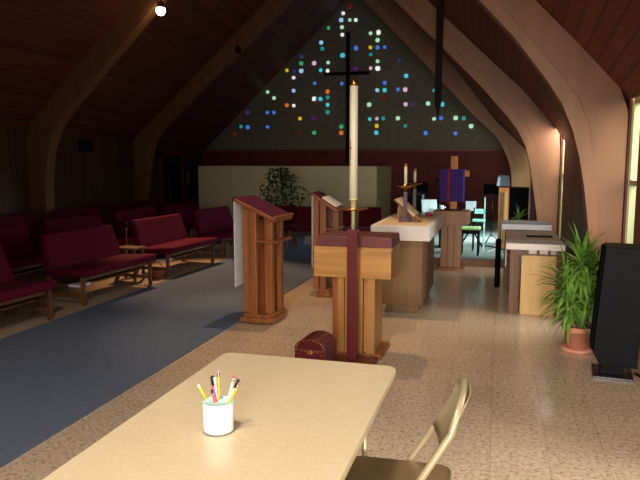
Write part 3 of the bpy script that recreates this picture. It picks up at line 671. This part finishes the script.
def dracaena(loc, label, crowns, scale, pot_r=.12, pot_h=.22, grp=None):
    t = thing('potted_dracaena', label, 'plant', loc)
    R_ = pot_r
    MB().lathe([(R_*1.05, 0), (R_*1.15, .008), (R_*1.2, .03), (R_*.9, .032), (R_*.8, .035)], 30).build('saucer', TERRA, t)
    pt = MB().lathe([(R_*.76, .034), (R_*.98, pot_h-.05), (R_*.99, pot_h-.05), (R_*1.1, pot_h-.045), (R_*1.12, pot_h), (R_*.98, pot_h), (R_*.95, pot_h-.03), (.001, pot_h-.03)], 30).build('pot', TERRA, t)
    MB().lathe([(R_*.94, pot_h-.028), (.001, pot_h-.02)], 20).build('soil', SOIL, pt)
    for (bx, by, h, n_, L_) in crowns:
        MB().tube([(bx*.35, by*.35, pot_h-.03), (bx*.7, by*.7, h*.55), (bx, by, h)], .017*scale, 9, r2=.011*scale).build('cane', CANE, t)
        mb = MB()
        for k in range(n_):
            az = k*2.4+random.uniform(-.2, .2); el = math.radians(random.uniform(72, 5) if k % 3 else random.uniform(-25, 30))
            el = math.radians(80-105*(k/n_)+random.uniform(-8, 8))
            blade(mb, (bx, by, h-.12*scale*(k/n_)), az, el, L_*random.uniform(.8, 1.15), .0165*scale, .8+random.uniform(0, .9))
        mb.build('leaves', LEAF, t)
    return t
dracaena((.69, 5.72, 0), 'bushy green dracaena in a terracotta pot beside the black speaker', [(0, 0, .80, 80, .32), (-.11, .03, .60, 62, .33), (.09, .08, .68, 64, .31), (-.08, -.05, .46, 44, .30), (.06, -.04, .52, 40, .28)], 1.35)
dracaena((.27, 9.25, 0), 'small spiky potted plant half hidden behind the white clothed table', [(0, 0, .83, 30, .20)], .8, .1, .2)
t = thing('ficus_tree', 'dark leafy indoor ficus standing behind the burgundy chairs', 'plant', (-4.33, 12.5, .012))
MB().lathe([(.13, 0), (.17, .28), (.18, .3), (.16, .3), (.15, .27), (.001, .27)], 20).build('pot', IRON, t)
tb = MB(); tips = []
for k in range(9):
    a = k*2.399; r_ = random.uniform(.12, .42); h = random.uniform(.85, 1.35)
    p1 = (math.cos(a)*r_*.4, math.sin(a)*r_*.3, .75); p2 = (math.cos(a)*r_, math.sin(a)*r_*.7, h)
    tb.tube([(0, 0, .26), (math.cos(a)*.02, math.sin(a)*.02, .5), p1, p2], .014, 6, r2=.004); tips.append((p1, p2))
tb.build('trunk', CANE, t)
lb = MB()
for k in range(760):
    u = random.gauss(0, .5); a = random.uniform(0, 2*PI)
    z = random.uniform(.5, 1.46); env = .50*math.sin(PI*min(1, max(0, (z-.42)/1.12)))**.55*(1 if z < 1.1 else .8)
    rr = env*math.sqrt(random.random()); lob = 1+.22*math.sin(3*a+z*7)
    c_ = Vector((math.cos(a)*rr*lob+.04*(1.2-z), math.sin(a)*rr*lob*.8, z))
    d_ = Vector((random.gauss(0, 1), random.gauss(0, 1), random.gauss(-.5, .6))).normalized(); s_ = d_.orthogonal().normalized(); s_ = (s_+d_.cross(s_)*random.uniform(-1, 1)).normalized()
    L_ = random.uniform(.05, .095); w_ = L_*.3
    lb.add([c_, c_+d_*L_*.5+s_*w_, c_+d_*L_, c_+d_*L_*.5-s_*w_], [(0, 1, 2, 3)])
lb.build('leaves', DLEAF, t)

# ================================================================== speaker tower
t = thing('floor_speaker', 'tall black tower speaker on a steel footed base beside the terracotta pot', 'speaker', (.86, 5.13, 0), math.radians(-6))
MB().box(-.13, .15, -.15, .17, 0, .018).build('base_plate', DSTEEL, t, bevel=.004)
MB().prism([(-.08, .018), (.09, .018), (.075, .13), (-.06, .13)], 'y', -.07, .09).build('foot', BLACK, t, bevel=.004)
MB().prism([(-.135, .20), (-.085, .10), (.17, .10), (.19, .985), (-.085, .985)], 'y', -.14, .17).build('cabinet', BLACK, t, bevel=.006)
gr_ = MB().prism([(-.153, .22), (-.137, .20), (-.087, .975), (-.103, .975)], 'y', -.125, .155).build('grille', GRILLE, t, bevel=.004)
for z in (.32, .52, .72): MB().lathe([(.05, 0), (.058, .004), (.058, .012), (.05, .014), (.001, .002)], 20, T=Matrix.Translation((-.13+.02*z, .015, z)) @ Matrix.Rotation(-PI/2, 4, 'Y')).build('driver_ring', BLACK, gr_)
t2 = MB().tube([(1.03, 5.12, .02), (1.1, 5.0, .01), (1.22, 4.7, .01), (1.27, 4.2, .01), (1.27, 3.4, .01)], .008, 6).build('speaker_cable', BLACK); tag(t2, 'black cable running along the wall from the tower speaker', 'cable')

# ================================================================== pews
def make_pew(lab, grp, L_=1.37, fab=BURG):
    t = thing('pew', lab, 'pew', (0, 0, 0), 0, grp)
    h = L_/2
    # seat cushion and back as rounded boxes
    MB().hexa([(-.27, -h, .31), (.31, -h, .33), (.31, h, .33), (-.27, h, .31), (-.27, -h, .385), (.31, -h, .42), (.31, h, .42), (-.27, h, .385)]).build('seat', fab, t, bevel=.03, seg=3)
    MB().hexa([(-.30, -h+.01, .36), (-.21, -h+.01, .38), (-.21, h-.01, .38), (-.30, h-.01, .36), (-.40, -h+.05, .775), (-.335, -h+.05, .785), (-.335, h-.05, .785), (-.40, h-.05, .775)]).build('backrest', fab, t, bevel=.028, seg=3)
    for y in (-h+.03, h-.03):
        MB().box(.19, .232, y-.02, y+.02, 0, .325).build('leg', PEWW, t, bevel=.004)
        MB().hexa([(-.34, y-.02, 0), (-.29, y-.02, 0), (-.29, y+.02, 0), (-.34, y+.02, 0), (-.26, y-.02, .33), (-.21, y-.02, .33), (-.21, y+.02, .33), (-.26, y+.02, .33)]).build('leg', PEWW, t, bevel=.004)
        MB().box(-.29, .2, y-.018, y+.018, .09, .13).build('side_rail', PEWW, t)
    MB().box(.165, .2, -h+.05, h-.05, .275, .322).build('front_rail', PEWW, t, bevel=.003)
    MB().box(-.25, .1, -h+.09, h-.09, .2, .215).build('book_shelf', PEWW, t)
    return t
front = [(4.76, 'burgundy pew at the picture edge, nearest the folding table'), (6.72, 'burgundy pew in the aisle row, second from the folding table'),
         (8.62, 'burgundy pew across the aisle from the lectern, third in its row'), (10.52, 'burgundy pew in the aisle row closest to the beige wall')]
proto = None
allp = []
for y, lab in front: allp.append((-4.61, y, lab, 'burgundy pews along the aisle'))
for i, y in enumerate((4.9, 6.6, 8.3, 10.0, 11.7)):
    allp.append((-5.85, y, 'dim burgundy pew in the second row, %s' % ['at the picture edge', 'behind the gap before the second aisle pew', 'behind the third aisle pew', 'behind the fourth aisle pew', 'closest to the beige wall'][i], 'burgundy pews in the second row'))
for i, y in enumerate((6.3, 8.1, 9.9, 11.7)):
    allp.append((-6.95, y, 'dark burgundy pew against the brown wall, %s' % ['first seen past the picture edge', 'below the black wall vent', 'past the vent', 'closest to the door'][i], 'burgundy pews against the brown wall'))
for i, (x, y, lab, grp) in enumerate(allp):
    if proto is None: proto = make_pew(lab, grp); o = proto
    else:
        o = copy_tree(proto); o['label'] = lab; o['group'] = grp
    o.location = (x, y, 0); o.rotation_euler = (0, 0, math.radians(-3 if x > -5 else -2))
for (x, y, lab) in ((-4.52, 6.12, 'pale lilac book on the shelf under the second aisle pew'), (-4.52, 8.02, 'pale lilac book on the shelf under the third aisle pew')):
    b = thing('hymnal', lab, 'book', (x, y, .2155), math.radians(-2), 'hymnals under the pews')
    MB().box(-.07, .07, -.11, .11, 0, .004).box(-.07, .07, -.11, .11, .026, .03).box(-.07, -.066, -.11, .11, 0, .03).build('book_cover', mat('lilac_cover', (196, 170, 214), .5), b)
    MB().box(-.064, .066, -.105, .105, .004, .026).build('page_block', WHITEC, b)
for (x, y, lab) in ((-4.85, 5.74, 'low dark wooden kneeler on the floor between the pews at the picture edge'), (-5.35, 7.6, 'low dark wooden kneeler behind the small side table')):
    k = thing('kneeler', lab, 'kneeler', (x, y, 0), math.radians(86), 'wooden kneelers'); MB().box(-.1, .1, -.19, .19, .10, .15).build('pad', DARKW, k, bevel=.01)
    for s_ in (-.15, .15): MB().box(-.08, .08, s_-.02, s_+.02, 0, .10).build('leg', DARKW, k)
t = thing('side_table', 'small dark wooden side table between the second and third aisle pews', 'table', (-4.82, 7.62, 0))
MB().box(-.17, .17, -.13, .13, .43, .455).build('tabletop', DARKW, t, bevel=.004)
for x in (-.15, .12):
    for y in (-.12, .09): MB().box(x, x+.03, y, y+.03, 0, .43).build('leg', DARKW, t)
t = thing('aisle_torch', 'thin brass pole candle standing by the side table between pews', 'candle stand', (-5.0, 7.84, 0))
MB().lathe([(.05, 0), (.05, .01), (.012, .02), (.009, .03), (.009, .66), (.02, .67), (.02, .685), (.001, .685)], 16).build('pole', BRASS, t)
MB().lathe([(.02, .685), (.026, .74), (.014, .77), (.001, .77)], 14).build('glass_cup', IRON, t)
t = thing('wicker_basket', 'reddish wicker basket on the floor beside the small side table', 'basket', (-4.52, 7.80, 0))
WK = mat('wicker', (150, 84, 44), .8, c2=(110, 56, 30), scale=60, bump=.5)
MB().lathe([(.08, 0), (.10, .05), (.115, .12), (.105, .12), (.09, .05), (.001, .012)], 20).build('bowl', WK, t)
MB().tube([(-.105, 0, .11)]+[(-.105*math.cos(PI*i/8), 0, .11+.12*math.sin(PI*i/8)) for i in range(1, 8)]+[(.105, 0, .11)], .007, 6).build('handle', WK, t)
# choir chairs
def make_chair(lab):
    t = thing('upholstered_chair', lab, 'chair', (0, 0, 0), 0, 'burgundy chairs by the beige wall')
    MB().box(-.22, .22, -.22, .22, .32, .40).build('seat', DBURG, t, bevel=.025, seg=3)
    MB().hexa([(-.22, .17, .40), (.22, .17, .40), (.22, .23, .40), (-.22, .23, .40), (-.215, .24, .75), (.215, .24, .75), (.215, .30, .75), (-.215, .30, .75)]).build('backrest', DBURG, t, bevel=.025, seg=3)
    for x in (-.19, .19):
        MB().box(x-.02, x+.02, -.20, -.16, 0, .33).build('leg', PEWW, t); MB().box(x-.02, x+.02, .17, .21, 0, .4).build('leg', PEWW, t)
    MB().box(-.2, .2, -.19, -.165, .27, .32).build('front_rail', PEWW, t)
    return t
pc = None
for x, y, rz, lab in ((-3.48, 11.35, 4, 'burgundy chair whose whole back shows in front of the ficus'), (-3.98, 11.5, -8, 'burgundy chair half hidden by the lectern, under the ficus'),
                      (-2.28, 11.5, 6, 'burgundy chair seen behind the brass candle dish'), (-2.86, 11.4, 0, 'burgundy chair hidden mostly by the second lectern')):
    if pc is None: pc = make_chair(lab); o = pc
    else: o = copy_tree(pc); o['label'] = lab
    o.location = (x, y, .012); o.rotation_euler = (0, 0, math.radians(rz))
o = MB().box(-.11, .11, -.005, .005, 0, .17).build('white_card', WHITEC, loc=(-3.47, 11.75, .013)); tag(o, 'white card standing on the carpet behind a burgundy chair', 'card')

# ================================================================== chancel instruments (on the platform)
PZ = .101
GREENW = mat('pale_green_paint', (196, 222, 150), .5); TEALW = mat('pale_teal_daylit', (150, 206, 190), .45)  # the teal puts bluish window daylight into the colour
t = thing('electronic_organ', 'black and pale green organ console behind the altar cloth', 'organ', (-1.25, 11.5, PZ))
MB().box(-.40, -.06, -.1, .3, 0, .92).build('speaker_cabinet', BLACK, t, bevel=.01)
MB().box(-.06, .34, -.25, .25, .56, .62).build('key_shelf', TEALW, t, bevel=.01)
MB().box(.02, .14, -.22, .2, 0, .56).build('pale_end_panel', GREENW, t)
MB().box(.26, .32, -.2, .2, 0, .56).build('end_leg', BLACK, t)
MB().box(-.06, .3, .12, .2, .62, .74).build('music_desk', BLACK, t)
ks = MB().box(-.04, .3, -.23, .02, .622, .634).build('keyboard', WHITEC, t)
o = thing('music_book', 'bright white open music book standing on the organ', 'book', (-1.17, 11.36, PZ+.636), math.radians(22))
T = Matrix.Rotation(math.radians(-14), 4, 'X')
MB().box(-.13, .0, 0, .012, 0, .21, T=T).box(.003, .14, 0, .012, 0, .2, T=T).build('page_block', mat('bright_paper', (235, 248, 248), .7), o); MB().box(-.135, .145, .012, .018, 0, .215, T=T).build('book_cover', WHITEC, o)
o = thing('white_mug', 'white mug on the organ shelf beside the music book', 'mug', (-.955, 11.3, PZ+.62)); MB().lathe([(.036, 0), (.04, .01), (.04, .13), (.036, .13), (.034, .012), (.001, .012)], 20).build('mug_body', mat('white_china', (240, 246, 246), .3), o)
MB().tube([(.038, 0, .105), (.065, 0, .1), (.07, 0, .065), (.06, 0, .035), (.038, 0, .03)], .006, 6).build('handle', MATS['white_china'], o)
t = thing('organ_bench', 'black bench with a pale green padded top on the platform', 'bench', (-.43, 10.66, PZ))
MB().box(-.16, .16, -.15, .15, .41, .45).build('padded_top', GREENW, t, bevel=.015)
MB().box(-.155, .155, -.14, .14, .35, .41).build('apron', BLACK, t)
for x in (-.15, .115):
    for y in (-.14, .105): MB().box(x, x+.035, y, y+.035, 0, .35).build('leg', BLACK, t)
t = thing('music_keyboard', 'dark keyboard on a stand carrying white sheets beside the draped cross', 'keyboard', (-.45, 11.6, PZ))
MB().box(-.22, .16, -.1, .15, .58, .65).build('keyboard_body', BLACK, t, bevel=.008)
MB().box(-.2, .14, -.098, .0, .651, .66).build('keys', WHITEC, t)
for s_ in (1, -1): MB().tube([(-.2*s_, .02, 0), (.15*s_, .02, .58)], .014, 8).build('stand_leg', BLACK, t)
o = MB().box(-.09, .09, 0, .006, 0, .15, T=Matrix.Rotation(math.radians(-12), 4, 'X')).build('sheet_music', mat('sheet_paper', (200, 206, 214), .7), loc=(-.47, 11.62, PZ+.662)); tag(o, 'grey white sheet music standing on the keyboard', 'sheet music')
t = thing('wooden_chair', 'pale chair with a teal daylight tint beside the organ bench', 'chair', (-.31, 11.15, PZ))
MB().box(-.11, .1, -.15, .15, .50, .53).build('seat', TEALW, t, bevel=.006)
for x, y, h in ((-.1, -.14, .5), (.075, -.14, .5), (-.1, .12, .72), (.075, .12, .9)): MB().box(x, x+.022, y, y+.022, 0, h).build('leg', TEALW if x > 0 else BLACK, t)
MB().box(-.1, .09, .12, .135, .62, .7).build('back_rail', TEALW, t)
def music_stand(x, y, h, lab, desk=True):
    t = thing('music_stand', lab, 'music stand', (x, y, PZ), 0, 'black music stands')
    MB().tube([(0, 0, .12), (0, 0, h)], .009, 8).build('pole', BLACK, t)
    for k in range(3):
        a = k*2*PI/3; MB().tube([(0, 0, .16), (.17*math.cos(a), .17*math.sin(a), .008)], .007, 6).build('leg', BLACK, t)
    if desk: MB().box(-.16, .16, -.01, .0, 0, .2, T=Matrix.Translation((0, 0, h-.1)) @ Matrix.Rotation(math.radians(-20), 4, 'X')).build('desk', BLACK, t)
    return t
music_stand(.0-.12, 12.3, 1.0, 'black music stand beside the wooden post')
music_stand(-1.5, 12.6, 1.02, 'black music stand behind the altar candles')
t = thing('microphone_stand', 'black microphone stand with a bent neck behind the organ', 'microphone stand', (-1.28, 12.1, PZ))
MB().lathe([(.12, 0), (.12, .015), (.012, .03), (.009, .04), (.009, .95)], 16).build('pole', BLACK, t)
MB().tube([(0, 0, .94), (.0, 0, 1.02), (.05, 0, 1.08), (.12, -.02, 1.13)], .008, 8).build('boom', BLACK, t)
MB().lathe([(.012, 0), (.016, .05), (.022, .07), (.014, .095), (.001, .098)], 12, T=Matrix.Translation((.12, -.02, 1.13)) @ Matrix.Rotation(math.radians(55), 4, 'Y')).build('microphone', BLACK, t)
t = thing('brass_candelabrum', 'small brass candelabrum standing behind the organ music', 'candelabrum', (-.83, 12.2, PZ))
MB().lathe([(.08, 0), (.08, .015), (.012, .04), (.01, .9)], 14).build('stem', BRASS, t)
MB().tube([(-.12, 0, .98), (-.11, 0, .9), (0, 0, .86), (.11, 0, .9), (.12, 0, .98)], .009, 8).build('arms', BRASS, t)
for x in (-.12, .12): MB().lathe([(.018, 0), (.018, .05), (.001, .055)], 10, c=(x, 0, .98)).build('cup', BRASS, t)
t = thing('wooden_cabinet', 'tall narrow orange wood cabinet carrying the grey monitor', 'cabinet', (.09, 11.62, PZ))
MB().box(-.09, .08, -.1, .12, 0, 1.06).build('cabinet_body', OR, t, bevel=.004)
MB().box(.02, .05, -.106, -.1, .12, 1.0).build('light_edge_strip', LIGHTW, t)
dr_ = MB().box(-.075, .0, -.106, -.1, .1, .98).build('door', DARKW, t); MB().lathe([(.004, 0), (.009, .012), (.001, .016)], 10, T=Matrix.Translation((-.01, -.106, .55)) @ Matrix.Rotation(PI/2, 4, 'X')).build('knob', BRASS, dr_)
t = thing('grey_monitor', 'small grey monitor on top of the orange wood cabinet', 'monitor', (.07, 11.6, PZ+1.061))
MB().hexa([(-.12, -.1, .02), (.11, -.1, .02), (.11, .12, .02), (-.12, .12, .02), (-.09, -.06, .21), (.09, -.06, .21), (.08, .1, .19), (-.08, .1, .19)]).build('housing', mat('grey_plastic', (84, 92, 104), .4), t, bevel=.008)
MB().hexa([(-.112, -.104, .03), (-.06, -.104, .03), (-.06, -.098, .03), (-.112, -.098, .03), (-.09, -.072, .18), (-.055, -.072, .18), (-.055, -.066, .18), (-.09, -.066, .18)]).build('bright_side', mat('pale_grey_plastic', (190, 200, 210), .3), t)
MB().box(-.06, .06, -.05, .08, 0, .02).build('foot', BLACK, t)
t = thing('black_loudspeaker', 'black box loudspeaker standing between wooden cabinet and purple banner', 'speaker', (.33, 11.7, PZ))
MB().box(-.16, .17, -.14, .14, .42, 1.065).build('cabinet', BLACK, t, bevel=.01)
MB().box(-.14, .15, -.148, -.14, .44, 1.04).build('grille', GRILLE, t)
MB().box(-.12, .12, -.1, .1, 0, .42).build('stand', IRON, t)
# purple banner on the right wall
bn = MB(); xw = wallx(12.66, 0)-.02
f_ = []
for i in range(9): f_.append((12.05+i*.07, xw-.03-.012*(i % 2)))
bn.prism([(x, y) for y, x in f_]+[(x+.012, y) for y, x in f_[::-1]], 'z', .5, 1.30)
o = bn.build('purple_banner', DPURPLE); tag(o, 'purple banner hanging on the wall between two arches', 'banner')
o = MB().tube([(xw-.035, 12.0, 1.31), (xw-.035, 12.66, 1.31)], .012, 8).tube([(xw-.035, 12.02, 1.31), (xw, 12.02, 1.31)], .008, 6).tube([(xw-.035, 12.64, 1.31), (xw, 12.64, 1.31)], .008, 6).build('banner_rod', BRASS); tag(o, 'thin rod that carries the purple wall banner', 'rod')
# white cables on the platform
for k, (pts, lab) in enumerate((([(-.15, 11.0, PZ+.006), (.0, 11.5, PZ+.006), (.1, 12.3, PZ+.006), (.2, 12.8, PZ+.006)], 'pale cable lying on the bright platform floor beside the bench'),
                                ([(-.3, 11.9, PZ+.006), (-.1, 11.7, PZ+.006), (.12, 11.3, PZ+.006), (.1, 10.9, PZ+.006)], 'dark cable curling across the platform floor'))):
    o = MB().tube(pts, .006, 6).build('floor_cable', WHITEC if k == 0 else BLACK); tag(o, lab, 'cable')

# ================================================================== hanging things, wall things
t = thing('gable_cross', 'slim dark cross fixed before the stained glass gable', 'cross', (-3.945, 16.86, 1.57))
MB().box(-.045, .045, -.03, .03, 0, 3.4).build('upright', IRON, t); MB().box(-.63, .58, -.035, .03, 2.31, 2.39).build('crossbar', IRON, t)
MB().box(-.02, .02, .03, .11, 2.6, 2.64).box(-.02, .02, .03, .07, .3, .34).build('wall_bracket', IRON, t)
t = thing('hanging_cross_beam', 'long dark pointed wooden pendant hanging from the roof ridge', 'pendant', (-.86, 9.2, 2.2))
MB().prism([(0, .0), (.045, .22), (.045, 4.6), (-.045, 4.6), (-.045, .22)], 'y', -.04, .04).build('shaft', IRON, t, bevel=.005)
def spot(loc, lab, lit):
    t = thing('ceiling_spotlight', lab, 'spotlight', loc, 0, 'ceiling spotlights')
    T = Matrix.Rotation(math.radians(150), 4, 'Y')
    MB().lathe([(.035, -.10), (.05, -.09), (.065, .02), (.068, .05), (.062, .05), (.055, .0), (.001, .0)], 20, T=Matrix.Rotation(PI, 4, 'X')).build('lamp_housing', IRON if not lit else BRASS, t)
    MB().tube([(0, 0, .1), (0, 0, .2), (.0, 0, .32)], .012, 8).build('bracket', IRON, t)
    if lit:
        m = mat('lamp_glow', (255, 226, 170), emit=14)
        MB().lathe([(.001, -.13), (.05, -.115), (.08, -.06), (.075, -.01), (.05, 0), (.001, .0)], 18).build('bulb', m, t)
    return t
def bulb_light(name, loc, power, col, ang=None, target=None):
    l = bpy.data.lights.new(name, 'SPOT' if ang else 'POINT'); l.energy = power; l.color = col; l.shadow_soft_size = .05
    o = bpy.data.objects.new(name, l); COL.objects.link(o); o.location = loc
    o.data.shadow_soft_size = .05 if power < 600 or power > 660 else .3
    if ang:
        l.spot_size = math.radians(ang); l.spot_blend = .6; o.rotation_euler = (Vector(target)-Vector(loc)).to_track_quat('-Z', 'Y').to_euler()
    return o
spot((-5.457, 9.8, 4.12), 'glowing ceiling spotlight high on the dark laminated beam', True)
bulb_light('spotlight_bulb', (-5.457, 9.72, 3.94), 700, (1, .6, .3), 46, (-3.95, 8.2, 0))
# two unseen ceiling spotlights, added to brighten the folding table and the aisle
spot((-1.1, .4, 4.35), 'added ceiling spotlight, out of view, brightening the folding table', True)
bulb_light('spotlight_bulb', (-1.1, .4, 4.24), 640, (1, .9, .76), 105, (-.8, 2.1, 0))
spot((-3.9, 3.6, 5.2), 'added ceiling spotlight, out of view, brightening the carpeted aisle', True)
bulb_light('spotlight_bulb', (-3.9, 3.6, 5.08), 10, (1, .9, .8), 70, (-3.3, 4.6, 0))
spot((-1.9, 6.8, 4.75), 'glowing ceiling spotlight over the baptismal font', True)
bulb_light('spotlight_bulb', (-1.9, 6.7, 4.64), 330, (1, .7, .38), 52, (-1.75, 6.0, 0))
spot((-5.522, 13.2, 3.98), 'small unlit ceiling spotlight on the beam before the gable', False)
t = thing('wall_vent', 'square black vent high on the brown wall', 'vent', (-8.21, 11.5, 1.93))
MB().box(-.02, .02, -.2, .2, -.125, .125).build('vent_body', DARKM, t)
MB().box(.02, .028, -.2, .2, -.125, -.105).box(.02, .028, -.2, .2, .105, .125).box(.02, .028, -.2, -.18, -.1, .1).box(.02, .028, .18, .2, -.1, .1).build('vent_frame', IRON, t)
t = thing('torchere_lamp', 'unlit dark torchere floor lamp beside the door', 'floor lamp', (-7.75, 14.1, 0))
MB().lathe([(.14, 0), (.14, .02), (.015, .04), (.012, .06), (.012, 1.45)], 16).build('pole', SILVER, t)
MB().lathe([(.02, 1.44), (.12, 1.5), (.19, 1.56), (.18, 1.56), (.02, 1.46)], 20).build('bowl_shade', IRON, t)
t = thing('notice_frame', 'grey notice sheet in a frame on the dark wall by the beige block', 'frame', (-8.21, 15.95, 1.18))
MB().box(0, .02, -.14, .14, -.2, .2).build('frame_border', IRON, t); MB().box(.02, .024, -.12, .12, -.18, .18).build('sheet', mat('grey_sheet', (120, 124, 134), .7), t)
